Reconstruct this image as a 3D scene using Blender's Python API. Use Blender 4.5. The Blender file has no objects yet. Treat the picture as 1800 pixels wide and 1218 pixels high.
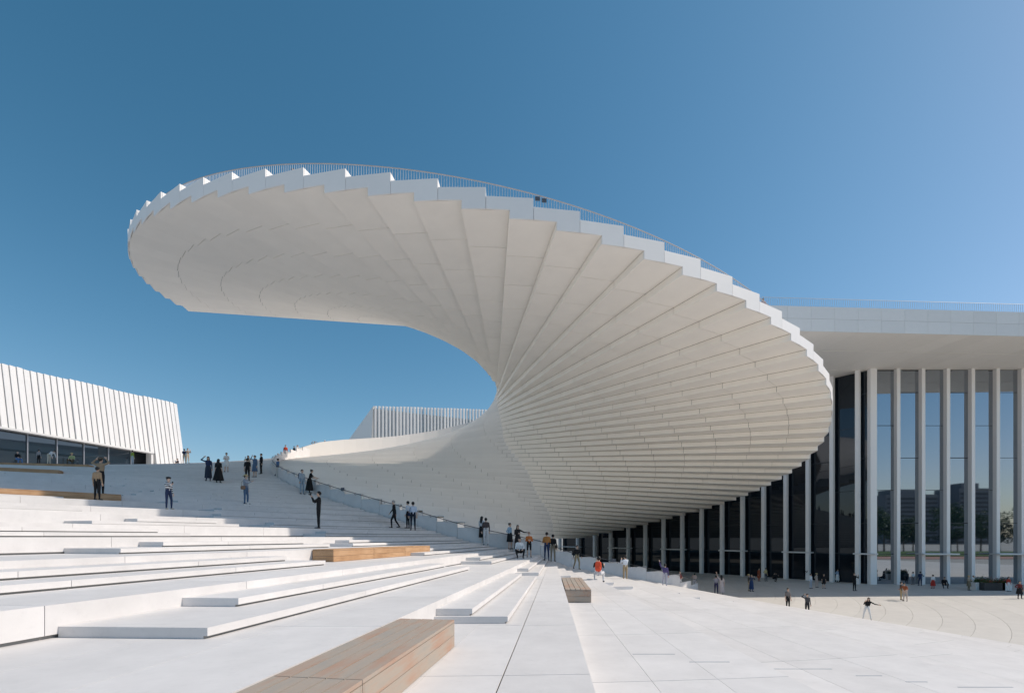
import bpy, bmesh, math, random
import numpy as np
from mathutils import Vector, Matrix
random.seed(7); rng = np.random.default_rng(7)
sc = bpy.context.scene
R_ = math.radians

# ------------------------------------------------------------------ camera, sky, sun, exposure
EYE = 5.6                       # eye height above the plaza; plaza is z = 0, camera looks along +Y
FPX, HOR = 855.0, 943.0         # focal length and horizon in the 1800 px wide photograph
cam = bpy.data.cameras.new('camera'); cam_o = bpy.data.objects.new('camera', cam)
sc.collection.objects.link(cam_o); sc.camera = cam_o
cam_o.location = (0, 0, EYE); cam_o.rotation_euler = (R_(90), 0, 0)
cam.sensor_width = 36; cam.lens = FPX / 1800 * 36; cam.shift_y = (HOR - 609) / 1800
cam.clip_start = .05; cam.clip_end = 8000

SKY_R = .47
SUN_EL, SUN_BACK = 45.0, 6.0    # sun stands to the right (+X), a little behind the scene (+Y)
sun_dir = Vector((math.cos(R_(SUN_EL)) * math.cos(R_(SUN_BACK)), math.cos(R_(SUN_EL)) * math.sin(R_(SUN_BACK)), math.sin(R_(SUN_EL))))
w = bpy.data.worlds.new('World'); sc.world = w; w.use_nodes = True
nt = w.node_tree; bg = nt.nodes['Background']
sky = nt.nodes.new('ShaderNodeTexSky'); sky.sky_type = 'NISHITA'; sky.sun_disc = False
sky.sun_elevation = R_(SUN_EL); sky.sun_rotation = R_(90 - SUN_BACK)
sky.air_density = 1.0; sky.dust_density = .7; sky.ozone_density = 1.2; sky.altitude = 20
# the photograph's white balance: a curve on red (deep blue loses red, the pale horizon keeps it), small gains on green and blue
sep = nt.nodes.new('ShaderNodeSeparateColor'); com = nt.nodes.new('ShaderNodeCombineColor')
pw = nt.nodes.new('ShaderNodeMath'); pw.operation = 'POWER'; pw.inputs[1].default_value = 1.45
ml = nt.nodes.new('ShaderNodeMath'); ml.operation = 'MULTIPLY'; ml.inputs[1].default_value = SKY_R
cp = nt.nodes.new('ShaderNodeMath'); cp.operation = 'MULTIPLY'; cp.inputs[1].default_value = .95
mn = nt.nodes.new('ShaderNodeMath'); mn.operation = 'MINIMUM'
gg = nt.nodes.new('ShaderNodeMath'); gg.operation = 'MULTIPLY'; gg.inputs[1].default_value = .95
for a, b in ((sky.outputs[0], sep.inputs[0]), (sep.outputs[0], pw.inputs[0]), (pw.outputs[0], ml.inputs[0]), (sep.outputs[0], cp.inputs[0]), (ml.outputs[0], mn.inputs[0]), (cp.outputs[0], mn.inputs[1]),
             (mn.outputs[0], com.inputs[0]), (sep.outputs[1], gg.inputs[0]), (gg.outputs[0], com.inputs[1]), (sep.outputs[2], com.inputs[2]), (com.outputs[0], bg.inputs[0])): nt.links.new(a, b)
bg.inputs[1].default_value = .098
sun = bpy.data.lights.new('sun', 'SUN'); sun_o = bpy.data.objects.new('sun', sun); sc.collection.objects.link(sun_o)
sun.energy = 3.1; sun.angle = R_(.55); sun.color = (1, .895, .775)
sun_o.rotation_euler = sun_dir.to_track_quat('Z', 'Y').to_euler(); sun_o.location = (60, 0, 80)
sc.view_settings.view_transform = 'Standard'; sc.view_settings.look = 'None'
sc.view_settings.exposure = 0.26; sc.view_settings.gamma = 1
cy = sc.cycles
cy.max_bounces = 8; cy.diffuse_bounces = 5; cy.glossy_bounces = 4; cy.transmission_bounces = 4
cy.use_denoising = True
try: cy.denoiser = 'OPENIMAGEDENOISE'
except Exception: pass
cy.caustics_reflective = False; cy.caustics_refractive = False

# ------------------------------------------------------------------ materials
MATS = {}
def mat(name, col, rough=.6, var=.0, noise=0., nscale=3., metal=0., spec=.4, bump=0., bscale=40., tint=None):
    if name in MATS: return MATS[name]
    m = bpy.data.materials.new(name); m.use_nodes = True; t = m.node_tree; b = t.nodes['Principled BSDF']
    b.inputs['Roughness'].default_value = rough; b.inputs['Metallic'].default_value = metal
    b.inputs['Specular IOR Level'].default_value = spec
    L = t.links.new; N = t.nodes.new
    c = (*col, 1)
    if var or noise:
        val = None
        geo = N('ShaderNodeNewGeometry')
        if noise:
            nz = N('ShaderNodeTexNoise'); nz.inputs['Scale'].default_value = nscale; nz.inputs['Detail'].default_value = 6
            nz.inputs['Roughness'].default_value = .6
            L(geo.outputs['Position'], nz.inputs['Vector'])
            mr = N('ShaderNodeMapRange'); mr.inputs[1].default_value = .3; mr.inputs[2].default_value = .7
            mr.inputs[3].default_value = 1 - noise; mr.inputs[4].default_value = 1 + noise * .5
            L(nz.outputs[0], mr.inputs[0]); val = mr.outputs[0]
        if var:
            oi = N('ShaderNodeObjectInfo'); mv = N('ShaderNodeMapRange')
            mv.inputs[3].default_value = 1 - var; mv.inputs[4].default_value = 1 + var * .6
            L(oi.outputs['Random'], mv.inputs[0])
            if val is None: val = mv.outputs[0]
            else:
                mu = N('ShaderNodeMath'); mu.operation = 'MULTIPLY'; L(val, mu.inputs[0]); L(mv.outputs[0], mu.inputs[1]); val = mu.outputs[0]
        mx = N('ShaderNodeVectorMath'); mx.operation = 'SCALE'; mx.inputs[0].default_value = col
        L(val, mx.inputs['Scale']); L(mx.outputs[0], b.inputs['Base Color'])
    else:
        b.inputs['Base Color'].default_value = c
    if bump:
        nz = N('ShaderNodeTexNoise'); nz.inputs['Scale'].default_value = bscale; nz.inputs['Detail'].default_value = 4
        bp = N('ShaderNodeBump'); bp.inputs['Strength'].default_value = bump; bp.inputs['Distance'].default_value = .01
        g2 = N('ShaderNodeNewGeometry'); L(g2.outputs['Position'], nz.inputs['Vector'])
        L(nz.outputs[0], bp.inputs['Height']); L(bp.outputs[0], b.inputs['Normal'])
    MATS[name] = m
    return m

def wood(name, c1, c2, c3, rough=.7):
    m = bpy.data.materials.new(name); m.use_nodes = True; t = m.node_tree; b = t.nodes['Principled BSDF']; L = t.links.new; N = t.nodes.new
    tc = N('ShaderNodeTexCoord'); oi = N('ShaderNodeObjectInfo')
    ad = N('ShaderNodeVectorMath'); ad.operation = 'ADD'; L(tc.outputs['Object'], ad.inputs[0])
    sc_ = N('ShaderNodeVectorMath'); sc_.operation = 'SCALE'; sc_.inputs[0].default_value = (37, 19, 53); L(oi.outputs['Random'], sc_.inputs['Scale'])
    L(sc_.outputs[0], ad.inputs[1])
    mp = N('ShaderNodeMapping'); mp.inputs['Scale'].default_value = (9, .55, 9); L(ad.outputs[0], mp.inputs[0])
    n1 = N('ShaderNodeTexNoise'); n1.inputs['Scale'].default_value = 2.2; n1.inputs['Detail'].default_value = 8; n1.inputs['Roughness'].default_value = .7; L(mp.outputs[0], n1.inputs['Vector'])
    n2 = N('ShaderNodeTexNoise'); n2.inputs['Scale'].default_value = 1.1; n2.inputs['Detail'].default_value = 3; L(ad.outputs[0], n2.inputs['Vector'])
    r = N('ShaderNodeValToRGB'); e = r.color_ramp.elements
    e[0].position = .34; e[0].color = (*c1, 1); e[1].position = .62; e[1].color = (*c3, 1)
    k = e.new(.48); k.color = (*c2, 1)
    ma = N('ShaderNodeMath'); ma.operation = 'MULTIPLY_ADD'; ma.inputs[1].default_value = .45; L(n1.outputs[0], ma.inputs[0])
    mb = N('ShaderNodeMath'); mb.operation = 'MULTIPLY_ADD'; mb.inputs[1].default_value = .5; mb.inputs[2].default_value = .02; L(n2.outputs[0], mb.inputs[0]); L(mb.outputs[0], ma.inputs[2])
    L(ma.outputs[0], r.inputs[0]); L(r.outputs[0], b.inputs['Base Color'])
    b.inputs['Roughness'].default_value = rough
    bp = N('ShaderNodeBump'); bp.inputs['Strength'].default_value = .25; bp.inputs['Distance'].default_value = .006; L(n1.outputs[0], bp.inputs['Height']); L(bp.outputs[0], b.inputs['Normal'])
    MATS[name] = m; return m

def glass(name, col, refl, rough=.02, tint=(.85, .92, 1)):
    m = bpy.data.materials.new(name); m.use_nodes = True; t = m.node_tree; L = t.links.new; N = t.nodes.new
    b = t.nodes['Principled BSDF']; b.inputs['Base Color'].default_value = (*col, 1); b.inputs['Roughness'].default_value = rough
    b.inputs['Specular IOR Level'].default_value = .0
    g = N('ShaderNodeBsdfGlossy'); g.inputs['Color'].default_value = (*tint, 1); g.inputs['Roughness'].default_value = rough
    lw = N('ShaderNodeLayerWeight'); lw.inputs['Blend'].default_value = .35
    mr = N('ShaderNodeMapRange'); mr.inputs[3].default_value = refl; mr.inputs[4].default_value = min(1, refl * 2.2 + .25); L(lw.outputs['Fresnel'], mr.inputs[0])
    mx = N('ShaderNodeMixShader'); L(mr.outputs[0], mx.inputs[0]); L(b.outputs[0], mx.inputs[1]); L(g.outputs[0], mx.inputs[2])
    L(mx.outputs[0], t.nodes['Material Output'].inputs['Surface'])
    MATS[name] = m; return m

mat('stair_stone', (.725, .705, .695), .62, var=.05, noise=.07, nscale=1.7, bump=.08, bscale=60)
mat('canopy_panel', (.94, .89, .815), .6, var=.022, noise=.035, nscale=.7)
mat('canopy_fascia', (.87, .85, .835), .5, var=.03, noise=.02, nscale=1)
mat('bowl_panel', (.85, .82, .785), .6, var=.04, noise=.03, nscale=.7)
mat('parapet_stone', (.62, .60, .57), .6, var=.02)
mat('recess_shade_tone', (.30, .295, .285), .6)  # darker tone for the step recesses: their shade is put into the colour
mat('paving', (.63, .605, .57), .7, var=.05, noise=.06, nscale=1.3)
mat('ground_far', (.40, .39, .36), .9, noise=.25, nscale=.05)
mat('white_metal', (.74, .735, .73), .4, var=.04, noise=.03, nscale=.8)
mat('column_white', (.87, .855, .845), .45, var=.02)
mat('roof_panel', (.84, .825, .81), .5, var=.04, noise=.02)
mat('soffit_panel', (.93, .88, .81), .6, var=.04, noise=.02)
mat('frame_dark', (.03, .035, .04), .4)
mat('steel', (.42, .43, .45), .35, metal=.7)
mat('rail_bronze', (.40, .37, .36), .5)
mat('bar_pale', (.62, .63, .66), .5)
mat('rail_dark', (.07, .07, .075), .45)
mat('joint_dark', (.17, .16, .145), .9)
mat('rail_grey', (.42, .44, .47), .5)
mat('sign_slate', (.09, .10, .12), .5)
mat('planter_white', (.75, .75, .74), .5)
mat('dark_soil', (.04, .03, .02), .9)
mat('leaf_green', (.05, .10, .03), .6, noise=.4, nscale=3)
mat('leaf_dark', (.035, .065, .025), .6, noise=.4, nscale=2)
mat('flower_red', (.55, .06, .04), .6)
mat('bark', (.12, .09, .06), .9)
mat('grass', (.07, .13, .03), .9, noise=.3, nscale=.4)
mat('brick_paving', (.42, .25, .20), .85, noise=.15, nscale=.5)
mat('tower_wall', (.15, .16, .18), .8, noise=.1, nscale=.2)
wood('timber_grey', (.34, .315, .28), (.40, .335, .275), (.42, .265, .19))
wood('timber_warm', (.36, .20, .10), (.47, .28, .15), (.56, .36, .21))
glass('glass_front', (.010, .018, .028), .40)
glass('glass_dark', (.006, .010, .016), .035)
glass('glass_left', (.010, .020, .030), .10)

def scuffed(m):
    t = m.node_tree; L = t.links.new; N = t.nodes.new; b = t.nodes['Principled BSDF']; src = b.inputs['Base Color'].links[0].from_socket
    g_ = N('ShaderNodeNewGeometry'); out = src
    for scl, lo, hi, amt in ((.35, .40, .75, .93), (7., .56, .74, .94), (34., .66, .72, .86)):
        n_ = N('ShaderNodeTexNoise'); n_.inputs['Scale'].default_value = scl; n_.inputs['Detail'].default_value = 5; n_.inputs['Roughness'].default_value = .65; L(g_.outputs['Position'], n_.inputs['Vector'])
        r_ = N('ShaderNodeMapRange'); r_.inputs[1].default_value = lo; r_.inputs[2].default_value = hi; r_.inputs[3].default_value = 1; r_.inputs[4].default_value = amt; L(n_.outputs[0], r_.inputs[0])
        v_ = N('ShaderNodeVectorMath'); v_.operation = 'SCALE'; L(out, v_.inputs[0]); L(r_.outputs[0], v_.inputs['Scale']); out = v_.outputs[0]
    L(out, b.inputs['Base Color'])
scuffed(MATS['stair_stone']); scuffed(MATS['paving'])

# ------------------------------------------------------------------ helpers
COL = sc.collection
def link(o, parent=None):
    COL.objects.link(o)
    if parent is not None: o.parent = parent
    return o
def tag(o, label=None, cat=None, group=None, kind=None):
    if label: o['label'] = label
    if cat: o['category'] = cat
    if group: o['group'] = group
    if kind: o['kind'] = kind
    return o
def mesh(name, V, F, m, mi=None, smooth=False):
    me = bpy.data.meshes.new(name); me.from_pydata([tuple(map(float, v)) for v in V], [], F)
    for x in (m if isinstance(m, (list, tuple)) else [m]): me.materials.append(MATS[x] if isinstance(x, str) else x)
    if mi is not None: me.polygons.foreach_set('material_index', mi)
    if smooth: me.polygons.foreach_set('use_smooth', [True] * len(me.polygons))
    me.update(); return me
def obj(name, V, F, m, parent=None, **k):
    return link(bpy.data.objects.new(name, mesh(name, V, F, m, **k)), parent)
def empty(name, loc=(0, 0, 0)):
    o = bpy.data.objects.new(name, None); o.location = loc; o.empty_display_size = .2; COL.objects.link(o); return o
def box(x0, x1, y0, y1, z0, z1):
    V = [(x, y, z) for z in (z0, z1) for y in (y0, y1) for x in (x0, x1)]
    return V, [(0, 2, 3, 1), (4, 5, 7, 6), (0, 1, 5, 4), (2, 6, 7, 3), (0, 4, 6, 2), (1, 3, 7, 5)]
def prism(poly, z0, z1):
    """closed prism over a plan polygon (list of xy)"""
    n = len(poly); V = [(p[0], p[1], z0) for p in poly] + [(p[0], p[1], z1) for p in poly]
    a = sum(poly[i][0] * poly[(i + 1) % n][1] - poly[(i + 1) % n][0] * poly[i][1] for i in range(n))
    idx = list(range(n)) if a > 0 else list(range(n))[::-1]
    F = [tuple(idx[::-1]), tuple(i + n for i in idx)]
    for j in range(n):
        i, k = idx[j], idx[(j + 1) % n]; F.append((i, k, k + n, i + n))
    return V, F
def wall(p, q, z0, z1, t, z0b=None, z1b=None):
    """upright slab from plan point p to q, thickness t to the left of p->q"""
    p = np.array(p, float); q = np.array(q, float); d = q - p; d /= np.hypot(*d); nrm = np.array([-d[1], d[0]]) * t
    z0b = z0 if z0b is None else z0b; z1b = z1 if z1b is None else z1b
    P = [p, q, q + nrm, p + nrm]; lo = [z0, z0b, z0b, z0]; hi = [z1, z1b, z1b, z1]
    V = [(a[0], a[1], z) for a, z in zip(P, lo)] + [(a[0], a[1], z) for a, z in zip(P, hi)]
    return V, [(0, 3, 2, 1), (4, 5, 6, 7), (0, 1, 5, 4), (1, 2, 6, 5), (2, 3, 7, 6), (3, 0, 4, 7)]
def join(parts):
    V, F = [], []
    for v, f in parts:
        o = len(V); V += list(v); F += [tuple(i + o for i in x) for x in f]
    return V, F
def tube(path, r, n=6):
    P = [Vector(p) for p in path]; V, F = [], []
    for i, p in enumerate(P):
        d = (P[min(i + 1, len(P) - 1)] - P[max(i - 1, 0)]).normalized()
        a = d.cross(Vector((0, 0, 1)) if abs(d.z) < .95 else Vector((1, 0, 0))).normalized(); b = d.cross(a)
        rr = r[i] if isinstance(r, (list, tuple)) else r
        V += [tuple(p + (a * math.cos(t) + b * math.sin(t)) * rr) for t in [2 * math.pi * j / n for j in range(n)]]
    for i in range(len(P) - 1):
        for j in range(n):
            k = (j + 1) % n; F.append((i * n + j, i * n + k, (i + 1) * n + k, (i + 1) * n + j))
    F.append(tuple(range(n))[::-1]); F.append(tuple((len(P) - 1) * n + j for j in range(n)))
    return V, F
def pix(v):
    y = max(v[1], .3); return 900 + FPX * v[0] / y, HOR - FPX * (v[2] - EYE) / y
def shown(V):
    """rough area in px^2 that a piece covers inside the frame"""
    if max(v[1] for v in V) < .6: return 0.
    q = [pix(v) for v in V]; x0, x1 = min(a[0] for a in q), max(a[0] for a in q); y0, y1 = min(a[1] for a in q), max(a[1] for a in q)
    w_ = min(x1, 1800) - max(x0, 0); h_ = min(y1, 1218) - max(y0, 0)
    return w_ * h_ if w_ > 0 and h_ > 0 else 0.
def pieces(parent, name, items, m, limit=295, rest=None, pat=None):
    """items: list of (V,F); the largest in the photo become parts, the rest ONE part of kind stuff"""
    order = sorted(range(len(items)), key=lambda i: -shown(items[i][0]))
    keep = [i for i in order[:limit] if shown(items[i][0]) > 12]
    for i in keep: obj(name, items[i][0], items[i][1], m, parent, mi=pat)
    left = [items[i] for i in order if i not in set(keep)]
    if left:
        V, F = join(left); o = obj(rest or name + '_remainder', V, F, m, parent, mi=pat * len(left) if pat else None); o['kind'] = 'stuff'

# ------------------------------------------------------------------ the spiral: lines fitted in plan about one axis
AX = np.array([-2.5688, 60.0]); RO = 35.117; TH0 = .94178; DT = R_(4.0) * .99966
Z0, ZH = 1.11625 + EYE, .44611
KN = np.array([-6, 0, 6, 12, 18, 24, 30, 36.]); RV = np.array([7.5457, 8.2466, 8.2125, 7.5971, 6.0940, 4.1252, 1.5232, -.9793])
def _spl():
    n = len(KN); h = np.diff(KN); A = np.zeros((n, n)); b = np.zeros(n); A[0, 0] = A[-1, -1] = 1
    for i in range(1, n - 1):
        A[i, i - 1] = h[i - 1]; A[i, i] = 2 * (h[i - 1] + h[i]); A[i, i + 1] = h[i]
        b[i] = 3 * ((RV[i + 1] - RV[i]) / h[i] - (RV[i] - RV[i - 1]) / h[i - 1])
    c = np.linalg.solve(A, b); return c, np.diff(RV) / h - h * (2 * c[:-1] + c[1:]) / 3, np.diff(c) / (3 * h)
_C, _B, _D = _spl()
def roff(k):
    i = int(np.clip(np.searchsorted(KN, k) - 1, 0, len(KN) - 2)); t = k - KN[i]
    return RV[i] + _B[i] * t + _C[i] * t * t + _D[i] * t ** 3
def tip(k, r=RO):
    a = TH0 - DT * k; return AX + r * np.array([math.cos(a), math.sin(a)])
# inner edge of the upper flights (round the open well), from k = 35 on
IK = np.array([35, 36, 38, 40, 42, 44, 46, 48, 50, 52, 55, 57.])
IX = np.array([-1.7, -1.75, -2.5, -3.3, -4.3, -5.4, -6.5, -7.6, -8.6, -9.5, -10.6, -11.3])
IY = np.array([54.9, 54.2, 53.2, 52.7, 52.6, 52.8, 53.3, 54.0, 55.0, 56.3, 58.8, 60.6])
def line(k):
    """point of nearest approach Q and unit direction u (inside -> tip) of plank edge k"""
    T = tip(k)
    if k < 35:
        r = roff(k); d = AX - T; a = math.atan2(d[1], d[0]) + math.asin(r / RO); wv = np.array([math.cos(a), math.sin(a)])
        return T + math.sqrt(RO * RO - r * r) * wv, -wv
    I = np.array([np.interp(k, IK, IX), np.interp(k, IK, IY)]); d = T - I; return I, d / np.hypot(*d)
def cross(k1, k2):
    Q1, u1 = line(k1); Q2, u2 = line(k2); den = u1[0] * u2[1] - u1[1] * u2[0]; dq = Q2 - Q1
    return Q1 + (dq[0] * u2[1] - dq[1] * u2[0]) / den * u1
zk = lambda k: Z0 + ZH * k
K0, K1 = -6, 56
RB = 24.0                        # radius of the balustrade ring
PL = 3.25                        # panel length along a plank

canopy = empty('spiral_staircase_canopy', (AX[0], AX[1], 0)); canopy.location = (0, 0, 0)
tag(canopy, 'huge cantilevered white spiral staircase roof fanning out of stepped panels over the plaza', 'building')
soff, rise, bowl_t, bowl_r, fasc, treads, inner, back = [], [], [], [], [], [], [], []
GAP = .015
def cuts(L, off=0., PL=PL):
    """segment ends along a length L measured from the outer end"""
    s = [0.]; x = PL - off
    while x < L - .6: s.append(x); x += PL
    s.append(L); return s
for k in range(K0, K1 + 1):
    za, zb = zk(k - 1), zk(k)
    Q, u = line(k); T = tip(k); Qn, un = line(k + 1); Tn = tip(k + 1)
    well = k >= 35
    E = line(k)[0] if well else cross(k, k + 1)
    En = line(k + 1)[0] if well else E
    # soffit wedge on the canopy side
    if k >= -3:
        L1, L2 = np.hypot(*(T - E)), np.hypot(*(Tn - En)); cs = cuts(L1)
        for a, b in zip(cs[:-1], cs[1:]):
            g0 = GAP if a > 0 else 0; g1 = GAP if b < L1 else 0; f0, f1 = (a + g0) / L1, (b - g1) / L1
            p = [T + (E - T) * f0, T + (E - T) * f1, Tn + (En - Tn) * f1, Tn + (En - Tn) * f0]
            if np.hypot(*(p[1] - p[2])) < .03: p = [p[0], (p[1] + p[2]) / 2, p[3]]
            soff.append(prism(p, zb, zb + .05))
        back.append(prism([T, E, (E + En) / 2 + .0001, En, Tn] if well else [T, E, Tn], zb + .055, zb + .07))
    # riser strip under plank edge k, canopy side
    Er = line(k)[0] if k >= 35 else cross(k - .5, k + .5) if k < 34 else cross(k, k + .9)
    if k >= -2:
        L1 = np.hypot(*(T - Er)); cs = cuts(L1)
        for a, b in zip(cs[:-1], cs[1:]):
            g0 = GAP if a > 0 else 0; g1 = GAP if b < L1 else -.02
            rise.append(wall(T + (Er - T) * (a + g0) / L1, T + (Er - T) * (b - g1) / L1, za, zb - .028, .03))
        back.append(wall(T + (Er - T) * .002, Er, za + .02, zb + .04, -.012))
    # bowl side: riser + tread, out to the balustrade ring
    if k <= 34:
        def lend(kk):
            q, v = line(kk); rr = roff(kk); return q - v * math.sqrt((RB - .1) ** 2 - rr * rr)
        Lk, Ln = lend(k), lend(k + 1); LL = np.hypot(*(Lk - Er)); cs = cuts(LL, 0, 5.2)
        for a, b in zip(cs[:-1], cs[1:]):
            g0 = GAP if a > 0 else 0; g1 = GAP if b < LL else -.02
            bowl_r.append(wall(Lk + (Er - Lk) * (a + g0) / LL, Lk + (Er - Lk) * (b - g1) / LL, za + .03, zb, -.04))
            f0, f1 = (a + g0) / LL, (b - max(g1, 0)) / LL
            p = [Lk + (E - Lk) * f0, Lk + (E - Lk) * f1, Ln + (E - Ln) * f1, Ln + (E - Ln) * f0]
            if np.hypot(*(p[1] - p[2])) < .03: p = [p[0], (p[1] + p[2]) / 2, p[3]]
            bowl_t.append(prism(p, zb - .05, zb - .002))
        back.append(wall(Lk, Er, za - .05, zb - .06, .012))
    # fascia panel at the outer end: top stepped half a plank against the bottom
    if k >= -2:
        A, B, C = tip(k - .5, RO + .02), tip(k, RO + .02), tip(k + .5, RO + .02); B = (A + C) / 2
        A = A + (C - A) * .0035; C2 = C + (A - C) * .0035
        top = zb + .65; pts = [(A, za), (B, za), (B, zb), (C2, zb), (C2, top), (A, top)]
        nrm = (B - AX) / np.hypot(*(B - AX)) * .06
        V = [(q[0] + nrm[0], q[1] + nrm[1], z) for q, z in pts] + [(q[0], q[1], z) for q, z in pts]
        F = [tuple(range(6)), tuple(range(11, 5, -1))] + [(i, i + 6, (i + 1) % 6 + 6, (i + 1) % 6) for i in range(6)]
        fasc.append((V, F))
        # walking surface above, with its upper riser
        qa, qb = tip(k - .5), tip(k + .5)
        ia = line(max(k - .5, 35))[0] if k >= 35 else cross(k - .6, min(k + .6, 34.9)) + line(k - .5)[1] * 4.5
        ib = line(min(k + .5, 56.9))[0] if k >= 35 else cross(k - .6, min(k + .6, 34.9)) + line(k + .5)[1] * 4.5
        treads.append(join([prism([qa, ia, ib, qb], top - .12, top - .002), wall(qb, ib, top - .02, top + ZH - .12, .08)]))
    if k >= 35:
        a, b = line(k)[0], line(k + 1)[0]
        if k >= 37 and np.hypot(*(a - b)) > .05: inner.append(wall(a, b, zb - .0, zb + .75, .06))
Qe, ue = line(57); inner.append(wall(tip(57), Qe, zk(56), zk(56) + 1.1, .06))
pieces(canopy, 'soffit_panel', soff, 'canopy_panel', 330, 'soffit_panel_remainder')
pieces(canopy, 'riser_panel', rise, 'canopy_panel', 290, 'riser_panel_remainder')
pieces(canopy, 'fascia_panel', fasc, 'canopy_fascia')
pieces(canopy, 'stair_tread', treads, 'canopy_fascia')
pieces(canopy, 'inner_fascia', inner, 'canopy_panel')
pieces(canopy, 'bowl_riser', bowl_r, 'bowl_panel', 250)
pieces(canopy, 'bowl_tread', bowl_t, 'bowl_panel', 60)

o = obj('joint_backing', *join(back), 'joint_dark', canopy); o['kind'] = 'stuff'

# railing that follows the canopy's outer edge
rail = empty('canopy_railing'); tag(rail, 'thin metal railing with close bars along the top edge of the spiral canopy', 'railing')
RR = RO - 1.0; path, bars = [], []
def rz(k): return zk(k) + .65 + .10
for i in range(int((K1 - 6) * 8)):
    k = 6 + i / 8; p = tip(k, RR); path.append((p[0], p[1], rz(k) + 1.12))
obj('top_rail', *tube(path, .028, 6), 'rail_bronze', rail)
kk = 6.
while kk < K1:
    p = tip(kk, RR); bars.append(box(p[0] - .011, p[0] + .011, p[1] - .011, p[1] + .011, zk(math.floor(kk + .5)) + .645, rz(kk) + 1.11)); kk += .062
o = obj('baluster_row', *join(bars), 'bar_pale', rail); o['kind'] = 'stuff'
for kx in (34.25, 34.40):
    p, q = tip(kx, RR + .04), tip(kx - .11, RR + .04); s = obj('railing_sign', *wall(p, q, rz(kx) + .78, rz(kx) + 1.0, .02), 'sign_slate')
    tag(s, 'left one of two small dark plates on the canopy railing' if kx > 34.3 else 'right one of two small dark plates on the canopy railing', 'sign', 'small plates on the canopy railing')

# ------------------------------------------------------------------ the grand staircase in front (same spiral, coarser)
L0 = EYE - 1.35; SZ = .446; RISER = SZ / 3
TN = np.array([-9.5, -3, -2, -1, 0, 1, 2, 3, 4, 5, 6, 36.])
TP = np.array([-17.3, -4.4, .2, 4.3, 8.1, 11.7, 15.5, 19.6, 24, 28, 32, 152.])
TR = np.array([17.4, 7.6, 7.2, 7.6, 8.0, 7.4, 6.8, 6.7, 7.0, 7.2, 7.4, 7.5])
def sline(n):
    ph = R_(np.interp(n, TN, TP)); r = np.interp(n, TN, TR)
    return AX + r * np.array([math.cos(ph), -math.sin(ph)]), np.array([-math.sin(ph), -math.cos(ph)]), r
def spt(n, s):
    q, u, r = sline(n); return q + u * s
def s_at(n, rad):
    r = sline(n)[2]; return math.sqrt(max(rad * rad - r * r, 0))
sz = lambda n: L0 + SZ * n
NB0, NB1 = -9, 34
ZA = {}                           # zone next to the balustrade with small steps: outer radius
ZB = {}                           # second band of small steps: inner, outer radius
for n in range(NB0, NB1 + 1):
    ZA[n] = 36.8 + (1.1 if n % 3 == 0 else -.6 if n % 3 == 1 else .2)
    ZB[n] = None if n < 0 else (40.3 + (n * 37 % 5) * .9, 50.5 + (n * 53 % 7) * 1.5)
ZB[0] = (39.6, 50.0); ZB[1] = (40.3, 53.6); ZB[2] = (44.6, 59); ZB[3] = (39.5, 47.8); ZB[4] = (43, 60); ZB[5] = (38.6, 44.2)
def zone(n, rad):                 # are there small steps in front of riser n at this radius?
    return rad < ZA.get(n, 0) or (ZB.get(n) is not None and ZB[n][0] < rad < ZB[n][1])
def level_of(P):
    P = np.array(P, float); lo, hi = -9.49, 36.
    g = lambda n: (lambda q, u, r: (P - q)[0] * u[1] - (P - q)[1] * u[0])(*sline(n))
    a, b = g(lo), g(hi)
    for _ in range(40):
        m = (lo + hi) / 2; c = g(m)
        if (c > 0) == (a > 0): lo = m
        else: hi = m
    return (lo + hi) / 2
F2, F1 = .26, .52
def ground_z(P):
    rad = np.hypot(*(np.array(P) - AX)); l = level_of(P)
    if l < -8.98: return 0.
    n = math.floor(l + 1e-6); f = l - n; z = sz(n)
    for zn in ((RB, ZA.get(n + 1, 0)), ZB.get(n + 1)):
        if zn is None or not (zn[0] < rad < zn[1]): continue
        d0, d1 = (.5, 1.7) if zn[0] > 30 else (0, .8)
        if f > 1 - F2 and zn[0] + d0 < rad < zn[1] - d1: z += 2 * RISER
        elif f > 1 - F1: z += RISER
    return z
def ledge(na, nb, s0a, s1a, ztop, zbot, rec=.05):
    """block whose front edge lies on line na and back on line nb between distances; a recess runs along its foot"""
    g = .005
    out = []
    for rad in (s0a + g, s1a - g):
        p, q = spt(na, s_at(na, rad)), spt(nb, s_at(nb, rad)); d = (q - p) / max(np.hypot(*(q - p)), 1e-6)
        out.append((p, p + d * .055, q))
    V = []
    for p, pr, q in out:
        V += [(p[0], p[1], ztop), (p[0], p[1], zbot + rec), (pr[0], pr[1], zbot + rec), (pr[0], pr[1], zbot - (.06 if ztop - zbot > .2 else 0)), (q[0], q[1], zbot - (.06 if ztop - zbot > .2 else 0)), (q[0], q[1], ztop)]
    F = [(0, 1, 2, 3, 4, 5), (11, 10, 9, 8, 7, 6)] + [(i, i + 6, (i + 1) % 6 + 6, (i + 1) % 6) for i in range(6)]
    return V, F
stairs = empty('grand_staircase'); tag(stairs, 'broad white stone terraced steps spiralling down to the plaza', None, None, 'structure')
blocks, slabs = [], []
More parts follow.
